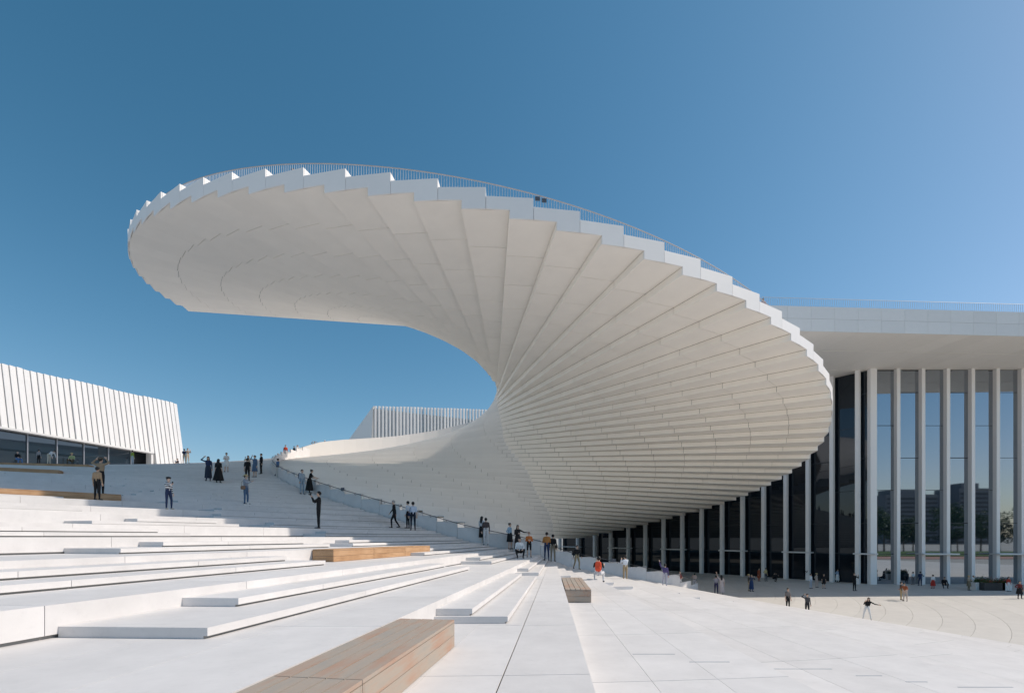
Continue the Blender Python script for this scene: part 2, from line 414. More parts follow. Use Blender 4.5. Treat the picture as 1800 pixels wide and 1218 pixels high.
for n in range(NB0, NB1 + 1):
    rmax = 72 if n <= 8 else 80 if n <= 20 else 60
    rad = RB + .25; i = 0
    split = [0, 1] if n > 2 or n < -4 else [0, .36, .68, 1]
    st = 3.55
    while rad < rmax:
        r2 = min(rad + st + (1.1 if i == 0 and n % 2 else 0), rmax)
        for a, b in zip(split[:-1], split[1:]):
            na, nb = n + a, n + b + (.02 if b == 1 else -.003 if (n == -1 and b == .36) else -.001)
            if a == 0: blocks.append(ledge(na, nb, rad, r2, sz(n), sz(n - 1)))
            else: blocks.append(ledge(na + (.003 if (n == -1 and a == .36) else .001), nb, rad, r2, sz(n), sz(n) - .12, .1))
        rad = r2; i += 1
    for zn in ((RB + .25, ZA[n]), ZB[n]):
        if zn is None: continue
        a, b = zn; b = min(b, rmax); k = max(1, round((b - a) / 4.1)); xs = [a + (b - a) * j / k for j in range(k + 1)]
        if n < -8: continue
        for j in (1, 2):
            d0, d1 = ((0, 0), (.5 if zn[0] > 30 else 0, (.12 if n == 0 else 1.9) if zn[0] > 30 else .8))[j - 1]
            for x0, x1 in zip(xs[:-1], xs[1:]):
                y0, y1 = x0 + (d0 if x0 == xs[0] else 0), x1 - (d1 if x1 == xs[-1] else 0)
                if y1 - y0 < .5: continue
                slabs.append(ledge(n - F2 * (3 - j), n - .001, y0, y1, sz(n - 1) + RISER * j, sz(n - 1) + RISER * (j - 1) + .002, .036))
PAT = [0, 0, 0, 1, 1, 0, 0, 0]  # lip underside and recess back take the painted shade tone
pieces(stairs, 'tread_slab', blocks, ['stair_stone', 'recess_shade_tone'], 295, pat=PAT)
pieces(stairs, 'step_slab', slabs, ['stair_stone', 'recess_shade_tone'], 295, pat=PAT)

# balustrade ring: one stone panel per level, handrail in front of it
bal = empty('stone_balustrade'); tag(bal, 'white stone panel balustrade stepping down along the inner edge of the stairs', 'balustrade')
def ring(n, r): return spt(n, s_at(n, r))
for n in range(-9, 27):
    p, q = ring(n, RB + .15), ring(n + 1, RB + .15); d = (q - p) * .006
    zt = sz(n) + 1.13 if n > -8 else sz(n) + .8
    obj('balustrade_panel', *wall(p + d, q - d, max(-.02, sz(n) - .6), zt, -.16), 'stair_stone', bal)
hr = empty('handrail'); tag(hr, 'long grey metal handrail running down along the stone balustrade', 'handrail')
hz = lambda n: sz(n) + 1.02
obj('rail_tube', *tube([(*ring(n, RB + .26), hz(n)) for n in np.arange(-8.6, 20, .25)], .026, 7), 'rail_dark', hr)
for n in np.arange(-8.5, 20, .8):
    p, q = ring(n, RB + .26), ring(n, RB + .14); z = hz(n)
    obj('rail_bracket', *tube([(*p, z - .02), (*p, z - .1), (*q, z - .14)], .014, 5), 'rail_dark', hr)
for n, lab in ((9.1, 'small dark notice plate on the upper handrail beside the woman in black dress'), (5.2, 'small dark notice plate on the handrail behind the walking man in black'), (-3.4, 'small brown notice plate on the lower handrail near the plaza')):
    p, q = ring(n, RB + .31), ring(n - .22, RB + .31)
    tag(obj('notice_plate', *wall(p, q, hz(n) - .12, hz(n) + .12, .015), 'sign_slate'), lab, 'sign', 'notice plates on the handrail')
# solid parapet behind the bowl, where the upper flights come round
par = empty('back_parapet'); tag(par, 'smooth white curved parapet rising behind the stepped bowl', 'parapet')
def lend2(k, r):
    q, v = line(k); rr = roff(k); return q - v * math.sqrt(r * r - rr * rr)
ph = lambda k: np.interp(k, [12, 16, 18, 20, 22, 24, 28, 31, 35], [.0, .0, .35, 1.2, 1.9, 2.2, 2.5, 3.0, 4.2])
for k in range(12, 35):
    a, b = lend2(k, RB + .1), lend2(k + 1, RB + .1)
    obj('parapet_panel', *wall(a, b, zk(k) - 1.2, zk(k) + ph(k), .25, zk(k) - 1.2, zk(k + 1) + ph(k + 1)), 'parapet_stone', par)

# ------------------------------------------------------------------ ground and plaza
g = obj('ground', [(-4000, -4000, -.06), (4000, -4000, -.06), (4000, 4000, -.06), (-4000, 4000, -.06)], [(0, 1, 2, 3)], 'ground_far'); g['kind'] = 'structure'
plaza = empty('plaza'); plaza['kind'] = 'structure'; plaza['label'] = 'pale paved plaza laid in concentric bands'
rad = 20.; i = 0
while rad < 108:
    wd = 1.55 if rad < 60 else 3.1
    a0, a1 = R_(-105), R_(75); nseg = 72; V, F = [], []
    for j in range(nseg + 1):
        t = a0 + (a1 - a0) * j / nseg; c = np.array([math.cos(t), math.sin(t)])
        for r_, z in ((rad + .007, -.05), (rad + .007, 0.), (rad + wd - .007, 0.), (rad + wd - .007, -.05)):
            p = AX + c * r_; V.append((p[0], p[1], z))
        if j:
            o = (j - 1) * 4; F += [(o, o + 4, o + 5, o + 1), (o + 1, o + 5, o + 6, o + 2), (o + 2, o + 6, o + 7, o + 3)]
    obj('paving_band', V, F, 'paving', plaza); rad += wd; i += 1

# ------------------------------------------------------------------ timber benches on the terraces
def bench(n, s0, s1, label, m='timber_warm', width=.88, boards=5, h=SZ, mods=1):
    """bench on tread n-1, its back against riser n, between distances s0 and s1 along the riser"""
    p, q = spt(n, s0), spt(n, s1); d = (q - p) / np.hypot(*(q - p)); nr = np.array([-d[1], d[0]])
    if np.dot(nr, spt(n - .3, (s0 + s1) / 2) - spt(n, (s0 + s1) / 2)) < 0: nr = -nr
    base = empty('timber_bench', (*((p + q) / 2), sz(n - 1))); tag(base, label, 'bench', 'timber benches on the terraces')
    ang = math.atan2(d[1], d[0]) - math.pi / 2; base.rotation_euler = (0, 0, ang)
    L = np.hypot(*(q - p)); ct, st_ = math.cos(-ang), math.sin(-ang)
    loc = lambda v: np.array([ct * v[0] - st_ * v[1], st_ * v[0] + ct * v[1]])
    sx = 1 if loc(nr)[0] > 0 else -1
    off = .03
    for mi in range(mods):
        y0, y1 = -L / 2 + L * mi / mods + .006, -L / 2 + L * (mi + 1) / mods - .006
        bw = width / boards
        for b in range(boards):
            a = off + b * bw + .008; c = off + (b + 1) * bw - .008
            xs = sorted((sx * a, sx * c)); obj('seat_board', *box(xs[0], xs[1], y0, y1, h - .04, h + random.uniform(0, .003)), m, base)
        hh = (h - .05) / 2
        for j in range(2):
            xs = sorted((sx * (off + width - .035), sx * (off + width - .004)))
            obj('side_board', *box(xs[0], xs[1], y0 + .036, y1 - .036, .01 + j * hh, .002 + (j + 1) * hh), m, base)
            for y in (y0, y1 - .033):
                xs = sorted((sx * off, sx * (off + width - .004))); obj('end_board', *box(xs[0], xs[1], y, y + .033, .01 + j * hh, .002 + (j + 1) * hh), m, base)
    return base
def s_for(n, x, y_near=None):      # distance along riser n where the photo column x crosses it
    q, u, r = sline(n); m = (x - 900) / FPX
    return (q[0] - m * q[1]) / (m * u[1] - u[0])
def s_Y(n, Y):
    q, u, r = sline(n); return (q[1] - Y) / -u[1]
bench(0, s_Y(0, 8.05), s_Y(0, 1.4), 'large weathered timber bench in the foreground nearest the camera', 'timber_grey', .93, 5, mods=2)
bench(2, s_for(2, 728), s_for(2, 548), 'warm brown timber bench on the mid terrace left of centre', mods=3)
bench(-1, s_Y(-1, 21.5), s_Y(-1, 16.6), 'grey brown timber bench beside the person with the red backpack', 'timber_grey', mods=1)
bench(8, s_for(8, 206), s_for(8, 206) + 19, 'long timber bench on the left terrace where the couple in tan jackets stand', mods=3)
bench(14, s_for(14, 112), s_for(14, 112) + 17, 'long dark timber bench high on the shaded left stairs', mods=3)
bench(18, s_for(18, 166), s_for(18, 166) + 24, 'topmost timber bench along the crest of the left stairs', mods=4)

# ------------------------------------------------------------------ glazed hall on the right
hall = empty('glass_hall'); tag(hall, 'tall glass hall with slender white columns and deep white roof on the right', 'building')
C0 = np.array([42.4, 57.0]); HZ = EYE + 19.7            # underside of the roof
DO = np.array([-.6, .8])
cols = []
for i in range(17): cols.append((np.array([42.4 + 2.92 * i, 57.0]), np.array([1., 0])))
xo = [1511, 1466, 1424, 1385, 1346, 1309, 1273, 1237, 1203, 1170, 1138, 1108, 1077, 1049, 1019, 988]
ob = []
for x in xo:
    m = (x - 900) / FPX; t = (C0[0] - m * C0[1]) / (m * DO[1] - DO[0]); ob.append(C0 + DO * t)
for i, (p, d) in enumerate(cols):
    wd = .75 if i == 0 else .40; V, F = box(p[0] - wd / 2, p[0] + wd / 2, 57.0, 57.55, 0, HZ); obj('column', V, F, 'column_white', hall)
no = np.array([-DO[1], DO[0]]); no = no if no[1] < 0 else -no   # outward normal of the oblique front
for p in ob:
    a = p - DO * .21; b = p + DO * .21; V, F = wall(b + no * .3, a + no * .3, 0, HZ, -.55); obj('column', V, F, 'column_white', hall)
def bay(a, b, front, k):
    hs = [0., 3.55] + ([7.2, 14.9, 22.6] if k % 2 else [11.1, 18.7]) + [HZ - .02]
    for j in range(len(hs) - 1):
        z0, z1 = hs[j], hs[j + 1]
        e1, e2 = [np.array([0, random.uniform(-.012, .012)]) for _ in range(2)]
        obj('glass_pane', *wall(a + e1, b + e2, z0 + .03, z1 - .03, .04), 'glass_front' if front else 'glass_dark', hall)
        obj('transom', *wall(a, b, z1 - .05 if j < len(hs) - 2 else z1 - .12, z1 + .05 if j < len(hs) - 2 else z1, .12 * (1 if front else 1)), 'frame_dark', hall)
    return
for i in range(len(cols) - 1):
    a = np.array([cols[i][0][0], 57.48]); b = np.array([cols[i + 1][0][0], 57.48]); bay(a, b, True, i)
pts = [C0] + ob
for i in range(len(pts) - 1):
    bay(pts[i + 1] - no * .18, pts[i] - no * .18, False, i + 1)
# entrance canopies (thin white bars at door height) with door leaves
for i in (2, 5): 
    a, b = cols[i][0], cols[i + 1][0]; obj('door_canopy', *box(a[0] - .6, b[0] + .6, 56.2, 57.6, 3.5, 3.66), 'white_metal', hall)
for i in range(0, len(pts) - 1, 3):
    a, b = pts[i + 1] + no * .9, pts[i] + no * .9; obj('door_canopy', *wall(a + DO * .4, b - DO * .4, 3.5, 3.66, 1.0), 'white_metal', hall)
# roof: soffit in boards, fascia in panels, deck
fx = [24 + 2.35 * i for i in range(36)]
fy = lambda x: 46.4 + .055 * (x - 24)
for i in range(len(fx) - 1):
    a, b = np.array([fx[i] + .01, fy(fx[i])]), np.array([fx[i + 1] - .01, fy(fx[i + 1])])
    for j in range(2):
        z0 = HZ + (.0 if j == 0 else 1.19); obj('roof_fascia', *wall(a, b, z0, z0 + 1.17, .08), 'roof_panel', hall)
    # soffit strip running back, fanning slightly
    c, d = np.array([fx[i] * .985 - 10 + .01, 112]), np.array([fx[i + 1] * .985 - 10 - .01, 112])
    cuts_ = [0, .07, .16, .27, .42, 1]
    for u0, u1 in zip(cuts_[:-1], cuts_[1:]):
        q = [a + (c - a) * u0 + np.array([0, .1]), a + (c - a) * u1, b + (d - b) * u1, b + (d - b) * u0 + np.array([0, .1])]
        if shown(prism(q, HZ, HZ + .05)[0]) > 40 or u0 == 0: obj('soffit_board', *prism(q, HZ + .012, HZ + .05), 'soffit_panel', hall)
obj('roof_deck', *prism([(24.2, 46.9), (108, 51.4), (108, 116), (13.6, 116)], HZ + .06, HZ + 2.2), 'roof_panel', hall)
rl = empty('hall_roof_railing'); tag(rl, 'thin metal railing along the flat roof edge of the glass hall', 'railing')
obj('top_rail', *tube([(24, fy(24) + .35, HZ + 3.3), (108, fy(108) + .35, HZ + 3.3)], .02, 6), 'rail_grey', rl)
bb = [box(x - .008, x + .008, fy(x) + .34, fy(x) + .36, HZ + 2.2, HZ + 3.3) for x in np.arange(24, 84, .22)]
obj('baluster_row', *join(bb), 'rail_grey', rl)['kind'] = 'stuff'

# ------------------------------------------------------------------ left theatre block with leaning fins above a glass band
lb = empty('fin_clad_hall'); tag(lb, 'white block with leaning vertical fins above a glass band at far left', 'building')
PA, PB = np.array([-62.2, 34.0]), np.array([-50.2, 74.6]); dv = (PB - PA) / np.hypot(*(PB - PA)); nv = np.array([dv[1], -dv[0]])   # nv faces the stairs
LT = np.hypot(*(PB - PA)); GH = EYE + 12.1; LF = EYE + 7.6
gl_end = LT - 5.0
n_f = int(LT / .66)
for i in range(n_f):
    a = i * .66; p = PA + dv * (a + .02); q = PA + dv * (a + .625)
    top = EYE + 18.3 + 2.1 * a / LT + (.0 if (i // 7) % 2 else .09); zb = GH if a < gl_end else LF
    lean = .17; proud = .0 if (i // 7) % 2 else .07
    V = []
    for z in (zb, top):
        o_ = nv * (proud - (z - GH) * lean)
        for pt, ex in ((p, .12), (q, .0), (q, -.5), (p, -.5)): V.append((pt[0] + o_[0] + nv[0] * ex, pt[1] + o_[1] + nv[1] * ex, z))
    obj('facade_fin', V, [(0, 1, 2, 3)[::-1], (4, 5, 6, 7), (0, 1, 5, 4), (1, 2, 6, 5), (2, 3, 7, 6), (3, 0, 4, 7)], 'white_metal', lb)
    V2 = []
obj('band_ledge', *wall(PA + nv * .35, PA + dv * gl_end + nv * .35, GH - .22, GH - .002, .9), 'white_metal', lb)
for i in range(int(gl_end / 2.9)):
    a, b = PA + dv * (i * 2.9 + .04) - nv * .7, PA + dv * ((i + 1) * 2.9 - .04) - nv * .7
    obj('glass_pane', *wall(a, b, LF, GH - .22, .05), 'glass_left', lb)
    obj('mullion', *wall(b - dv * .01, b + dv * .08, LF, GH - .22, -.16), 'steel', lb)
e0 = PA + dv * gl_end
obj('end_wall', *wall(e0 + nv * .2, e0 - nv * .8, LF, GH, .3), 'white_metal', lb)
bk = -nv * 30
V = []
for z, o_ in ((LF - 8, 0), (GH, -.9), (EYE + 18.7, -2.0)):
    for pt in (PA + nv * o_, PB + nv * o_, PB + bk, PA + bk): V.append((pt[0], pt[1], z))
def hull3(n): return [(0, 3, 2, 1), (n * 4 - 4, n * 4 - 3, n * 4 - 2, n * 4 - 1)] + [(l * 4 + i, l * 4 + (i + 1) % 4, l * 4 + 4 + (i + 1) % 4, l * 4 + 4 + i) for l in range(n - 1) for i in range(4)]
V = [(x - nv[0] * .9, y - nv[1] * .9, z) for x, y, z in V]
obj('hall_body', V, hull3(3), 'frame_dark', lb)
# stage tower behind the bowl
tb = empty('stage_tower'); tag(tb, 'distant white tower with vertical fins and one slanted side behind the bowl', 'building')
TY = 108.; xl = (657 - 900) / FPX * TY; zt = EYE + (HOR - 714) / FPX * TY
td = np.array([.90, .436]); tn_ = np.array([.436, -.90])
for i in range(56):
    o_ = np.array([xl, TY]) + td * (.1 + i * .8); pr = .0 if (i // 7) % 2 else .15; Yp = o_[1]
    zf = EYE + (HOR - 714 - 5 * i * .8 / 22) / FPX * Yp + (.08 if (i // 7) % 2 else 0)
    P = [o_, o_ + tn_ * (.28 + pr), o_ + td * .3 + tn_ * (.28 + pr), o_ + td * .62]
    obj('facade_fin', *prism(P, EYE + 6, zf), 'white_metal', tb)
o_ = np.array([xl, TY]); q_ = o_ + td * 45; obj('front_wall', *wall(q_ - tn_ * .05, o_ - tn_ * .05, EYE, zt - .5, -.8, EYE, zt - .5), 'roof_panel', tb)
xb = (600 - 900) / FPX * (TY + 5)
obj('slanted_wall', [(xl, TY - .35, zt), (xl - .9, TY - .35, EYE + 14), (xb - 4, TY + 4, EYE + 14), (xl, TY + .5, zt - .1), (xl, TY + 14, zt), (xb - 4, TY + 14, EYE + 14)], [(0, 2, 1), (0, 3, 2), (0, 4, 3), (3, 4, 5, 2)], 'roof_panel', tb)

# ------------------------------------------------------------------ grey strips on the lower treads: differing light on slab edges, put into colour
ORD = ['first', 'second', 'third', 'fourth', 'fifth', 'sixth']
for i, (x0, x1, y) in enumerate(((1112, 1186, 1149), (1212, 1282, 1163), (1315, 1462, 1175), (1505, 1550, 1187), (1592, 1630, 1198), (1684, 1780, 1207))):
    xm = (x0 + x1) / 2; m_ = (xm - 900) / FPX
    Y = min(np.arange(4, 20, .02), key=lambda q: abs(HOR - FPX * (ground_z((m_ * q, q)) - EYE) / q - y)); z = ground_z((m_ * Y, Y))
    V, F = box((x0 - 900) / FPX * Y, (x1 - 900) / FPX * Y, Y - .016, Y + .016, z - .03, z + .004)
    tag(obj('lit_edge_strip', V, F, 'rail_grey'), ORD[i] + ' narrow grey strip from the left, standing for a lit slab edge in the lower treads', 'strip', 'strips standing for lit slab edges in the lower treads')

# ------------------------------------------------------------------ people
SK = [(.62, .42, .32), (.55, .36, .27), (.68, .48, .38), (.48, .31, .23)]
def cloth(c):
    nm = 'cloth_%d_%d_%d' % tuple(int(v * 255) for v in c); return mat(nm, c, .85, noise=.12, nscale=9, spec=.2).name
for i, c in enumerate(SK): mat('skin_%d' % i, c, .55, spec=.3)
mat('hair_black', (.012, .011, .011), .5); mat('hair_brown', (.05, .03, .02), .5); mat('hair_grey', (.35, .34, .33), .6)
mat('eye_dark', (.02, .015, .012), .3); mat('straw', (.55, .42, .22), .8); mat('phone_black', (.01, .01, .012), .25)
def nrm(v): v = np.array(v, float); return v / np.linalg.norm(v)
ARM = {'down': ((.16, .02, -1), (.06, -.22, -1)), 'hip': ((.62, .12, -.8), (-.75, -.35, -.45)), 'face': ((.22, -.75, -.55), (-.38, -.35, .85)),
       'fwd': ((.12, -.72, -.62), (-.05, -.85, .35)), 'up': ((.55, -.05, .85), (.25, -.1, 1)), 'head': ((.92, -.05, .35), (-.72, -.15, .7)),
       'side': ((.9, -.25, -.45), (.95, -.3, -.1)), 'fold': ((.2, -.25, -.95), (-.75, -.6, .15)), 'rail': ((.45, -.5, -.75), (.1, -.9, -.25)), 'lap': ((.2, -.35, -.92), (-.35, -.85, -.25)), 'swing': ((.1, -.4, -.9), (.0, -.6, -.8)), 'back': ((.12, .42, -.9), (.02, .1, -1))}
LEG = {'stand': (((.05, -.01, -1), (.03, .03, -1)), ((-.05, -.01, -1), (-.03, .03, -1))),
       'contra': (((.14, -.10, -1), (.04, .06, -1)), ((-.03, .0, -1), (-.02, .02, -1))),
       'walk': (((.03, -.42, -.9), (0, .05, -1)), ((-.03, .22, -.97), (0, .55, -.85))),
       'wide': (((.24, -.1, -1), (.16, .05, -1)), ((-.24, .05, -1), (-.16, .03, -1))),
       'sit': (((.14, -1, -.02), (.02, -.1, -1)), ((-.14, -1, -.02), (-.02, -.1, -1))),
       'ground': (((.35, -.9, .32), (-.2, -.25, -.95)), ((-.35, -.9, .3), (.2, -.3, -.95))),
       'crouch': (((.25, -.95, .18), (.02, .35, -.95)), ((-.25, -.95, .1), (-.02, .4, -.95)))}
POSES = {  # left arm, right arm, legs, torso lean
 'stand': ('down', 'down', 'stand', (0, 0, 1)), 'contra': ('down', 'hip', 'contra', (.03, 0, 1)), 'photo': ('face', 'face', 'stand', (0, .03, 1)),
 'phone': ('down', 'fwd', 'contra', (0, 0, 1)), 'wave': ('up', 'down', 'contra', (0, .02, 1)), 'shade': ('down', 'head', 'stand', (0, 0, 1)),
 'walk': ('swing', 'back', 'walk', (0, -.06, 1)), 'sit': ('lap', 'lap', 'sit', (0, .04, 1)), 'ground': ('lap', 'lap', 'ground', (0, -.12, 1)),
 'crouch': ('face', 'fwd', 'crouch', (0, -.2, 1)), 'bend': ('fwd', 'fwd', 'stand', (0, -1.0, .62)), 'fold': ('fold', 'fold', 'stand', (0, .02, 1)),
 'side': ('side', 'fold', 'stand', (0, 0, 1)), 'rail': ('rail', 'rail', 'contra', (0, -.22, 1)), 'wide': ('side', 'face', 'wide', (.16, 0, 1)), 'both': ('head', 'head', 'stand', (0, .02, 1))}
BODY = {}
def ring_capsule(a, b, ra, rb, n=10):
    a, b = np.array(a, float), np.array(b, float); d = b - a; L = np.linalg.norm(d); d = d / max(L, 1e-6)
    e = np.cross(d, (0, 0, 1) if abs(d[2]) < .9 else (1, 0, 0)); e /= np.linalg.norm(e); f = np.cross(d, e)
    rows = [(a - d * ra * .98, ra * .15), (a - d * ra * .7, ra * .71), (a, ra), (b, rb), (b + d * rb * .7, rb * .71), (b + d * rb * .98, rb * .15)]
    V = [c + (e * math.cos(t) + f * math.sin(t)) * r for c, r in rows for t in [2 * math.pi * j / n for j in range(n)]]
    F = [(i * n + j, i * n + (j + 1) % n, (i + 1) * n + (j + 1) % n, (i + 1) * n + j) for i in range(5) for j in range(n)]
    F += [tuple(range(n))[::-1], tuple(5 * n + j for j in range(n))]
    return V, F
def body(pose):
    if pose in BODY: return BODY[pose]
    la, ra, lg, lean = POSES[pose]; up = nrm(lean); C = []
    legs = LEG[lg]; hip = np.array([0, 0, 0.]); feet = []
    for sx, (th, sh) in zip((1, -1), legs):
        h = hip + np.array([sx * .088, 0, -.02]); kn = h + nrm(th) * .43; an = kn + nrm(sh) * .41
        C += [(h, h + (kn - h) * .5, .088, .076, 3), (h + (kn - h) * .5, kn, .076, .056, 3), (kn, kn + (an - kn) * .35, .054, .055, 4), (kn + (an - kn) * .35, an, .055, .036, 4)]
        fd = nrm((sx * .18, -1, -.02)); C += [(an + np.array([0, .03, -.045]), an + fd * .15 + np.array([0, 0, -.052]), .036, .032, 5)]
        feet.append(an[2] - .083)
    R0 = np.array([1., 0, 0]); fwd = nrm(np.cross(up, R0)); fwd = fwd if fwd[1] < 0 else -fwd     # forward of the torso
    P = lambda x, y, z: hip + R0 * x - fwd * y + up * z
    for sx in (1, -1):
        C += [(P(sx * .07, .0, .0), P(sx * .062, 0, .16), .092, .088, 3), (P(sx * .062, 0, .16), P(sx * .085, .0, .36), .088, .098, 1), (P(sx * .085, 0, .36), P(sx * .105, .01, .46), .098, .075, 1)]
    C += [(P(0, 0, .1), P(0, 0, .44), .09, .095, 1), (P(0, .0, .45), P(0, -.005, .57), .055, .048, 0), (P(.0, .01, .475), P(.165, .01, .455), .06, .058, 1), (P(0, .01, .475), P(-.165, .01, .455), .06, .058, 1)]
    hd = P(0, -.012, .66); HC = hd
    C += [(hd + up * .03 - fwd * .012, hd + up * .035 + fwd * .012, .083, .080, 0), (hd - up * .055 + fwd * .032, hd - up * .02 + fwd * .03, .052, .066, 0), (hd + fwd * .088 - up * .012, hd + fwd * .098 - up * .025, .012, .014, 0)]
    for sx in (1, -1): C += [(hd + R0 * sx * .078 - up * .005, hd + R0 * sx * .084 + up * .02, .012, .014, 0)]
    hands = []
    for sx, nm in ((1, la), (-1, ra)):
        u, f = ARM[nm]; m = np.array([sx, 1, 1]); u, f = nrm(np.array(u) * m), nrm(np.array(f) * m)
        if pose == 'bend': u, f = nrm((sx * .1, -.25, -1)), nrm((0, -.3, -1))
        s_ = P(sx * .178, .01, .445); e = s_ + u * .275; w_ = e + f * .235
        C += [(s_, e, .054, .042, 1), (e, w_, .042, .029, 2)]
        pal = w_ + f * .085; side = nrm(np.cross(f, (0, 1, 0.01)) if abs(f[1]) < .9 else np.cross(f, (0, 0, 1))); bendv = nrm(np.cross(side, f))
        C += [(w_, pal, .028, .033, 0)]
        for q, ln in ((-.030, .060), (-.010, .074), (.010, .070), (.029, .055)):
            k1 = pal + side * q + f * (ln * .55 + .012); C += [(pal + side * q * .9, k1, .0115, .0105, 0), (k1, k1 + nrm(f + bendv * .7) * ln * .55, .0105, .0095, 0)]
        tb = w_ + f * .03 + side * .026; t1 = tb + nrm(f + side * 1.1) * .042; C += [(tb, t1, .0135, .012, 0), (t1, t1 + nrm(f + side * .3) * .034, .012, .010, 0)]
        hands.append(pal)
    dz = -min(feet) if lg != 'sit' else -min(feet)
    off = np.array([0, 0, dz]); V, F = [], []
    for a, b, r1, r2, z in C:
        v, f = ring_capsule(a + off, b + off, r1, r2); o_ = len(V); V += v; F += [tuple(i + o_ for i in q) for q in f]
    me = bpy.data.meshes.new('tmp'); me.from_pydata([tuple(v) for v in V], [], F); to = bpy.data.objects.new('tmp', me); COL.objects.link(to)
    md = to.modifiers.new('r', 'REMESH'); md.mode = 'VOXEL'; md.voxel_size = .0125
    ms = to.modifiers.new('s', 'SMOOTH'); ms.factor = .5; ms.iterations = 2
    dg = bpy.context.evaluated_depsgraph_get(); out = bpy.data.meshes.new_from_object(to.evaluated_get(dg)); bpy.data.objects.remove(to)
    n = len(out.polygons); ctr = np.empty(n * 3); out.polygons.foreach_get('center', ctr); ctr = ctr.reshape(-1, 3)
    best = np.full(n, 1e9); zn = np.zeros(n, int)
    for a, b, r1, r2, z in C:
        a, b = a + off, b + off; d = b - a; t = np.clip(((ctr - a) @ d) / max(d @ d, 1e-9), 0, 1)
        ds = np.linalg.norm(ctr - (a + t[:, None] * d), axis=1) - (r1 + (r2 - r1) * t); q = ds < best - (.004 if z in (0,) else 0); best[q] = ds[q]; zn[q] = z
    for sx in (1, -1):
        zn[np.linalg.norm(ctr - (HC + off + R0 * sx * .032 + fwd * .083 + up * .012), axis=1) < .0125] = 6
    zn[(np.abs((ctr - HC - off) @ up + .045) < .008) & (((ctr - HC - off) @ fwd) > .07) & (np.abs(ctr[:, 0] - (HC + off)[0]) < .022)] = 6
    out.materials.clear()
    for i in range(7): out.materials.append(MATS['eye_dark'])
    out.polygons.foreach_set('material_index', zn.tolist()); out.polygons.foreach_set('use_smooth', [True] * n)
    out.name = 'person_' + pose
    M = Matrix(((1, -fwd[0], up[0], 0), (0, -fwd[1], up[1], 0), (0, -fwd[2], up[2], 0), (0, 0, 0, 1))); M.translation = Vector(HC + off)
    BODY[pose] = dict(me=out, head=M, hands=[h + off for h in hands], hip=hip + off, up=up, lg=lg)
    return BODY[pose]
def uvs(rx, ry, rz, n=18, m=12, p=1.):
    f = lambda v: math.copysign(abs(v) ** p, v)
    V = [(0, 0, rz)] + [(rx * f(math.sin(math.pi * i / m)) * f(math.cos(2 * math.pi * j / n)), ry * f(math.sin(math.pi * i / m)) * f(math.sin(2 * math.pi * j / n)), rz * f(math.cos(math.pi * i / m))) for i in range(1, m) for j in range(n)] + [(0, 0, -rz)]
    F = [(0, 1 + j, 1 + (j + 1) % n) for j in range(n)] + [(1 + i * n + j, 1 + (i + 1) * n + j, 1 + (i + 1) * n + (j + 1) % n, 1 + i * n + (j + 1) % n) for i in range(m - 2) for j in range(n)]
    F += [(len(V) - 1, 1 + (m - 2) * n + (j + 1) % n, 1 + (m - 2) * n + j) for j in range(n)]
    return V, F
HAIR = {}
def hair(kind, colr):
    key = (kind, colr)
    if key in HAIR: return HAIR[key]
    V, F = uvs(.094, .104, .108, 20, 14); V = [(x, y + .012, z + .042) for x, y, z in V]; keep = []
    for f in F:
        c = np.mean([V[i] for i in f], 0); lim = np.interp(c[1], [-.09, -.05, .0, .06], [.075, .062, .01, -.055])
        if c[2] > lim: keep.append(f)
    parts = [(V, keep)]
    if kind == 'long':
        rows = []
        for z, wd, y in ((.03, .092, .05), (-.06, .098, .075), (-.15, .10, .085), (-.25, .088, .09), (-.33, .05, .085)):
            rows.append([(wd * math.sin(t), y + .035 * math.cos(t) - (.035 if abs(t) > 1.2 else 0), z) for t in np.linspace(-1.9, 1.9, 11)])
        LV = [p for r in rows for p in r]; LF = [(i * 11 + j, i * 11 + j + 1, (i + 1) * 11 + j + 1, (i + 1) * 11 + j) for i in range(4) for j in range(10)]
        parts.append((LV, LF))
    if kind == 'bun':
        v, f = uvs(.045, .045, .042, 12, 8); parts.append(([(x, y + .10, z + .10) for x, y, z in v], f))
    V, F = join(parts); HAIR[key] = mesh('hair', V, F, colr, smooth=True); return HAIR[key]
def hat_mesh(kind, colr):
    key = ('hat', kind, colr)
    if key in HAIR: return HAIR[key]
    if kind == 'straw': prof = [(.0, .16), (.07, .155), (.098, .13), (.105, .075), (.175, .055), (.178, .05), (.10, .062)]
    elif kind == 'beret': prof = [(.0, .17), (.08, .165), (.122, .13), (.118, .10), (.095, .075), (.09, .07)]
    else: prof = [(.0, .155), (.06, .15), (.098, .11), (.103, .06), (.098, .055)]
    n = 20; V = [(r * math.cos(2 * math.pi * j / n), r * 1.08 * math.sin(2 * math.pi * j / n) + .01, z) for r, z in prof for j in range(n)]
    F = [(i * n + j, i * n + (j + 1) % n, (i + 1) * n + (j + 1) % n, (i + 1) * n + j) for i in range(len(prof) - 1) for j in range(n)]
    if kind == 'cap':
        o_ = len(V); V += [(x, -.09 - .09 * math.cos(x * 14), .062) for x in np.linspace(-.085, .085, 7)] + [(x, -.07, .066) for x in np.linspace(-.085, .085, 7)]
        F += [(o_ + i, o_ + i + 1, o_ + 8 + i, o_ + 7 + i) for i in range(6)]
    HAIR[key] = mesh('hat', V, F, colr, smooth=True); return HAIR[key]
SKIRT = {}
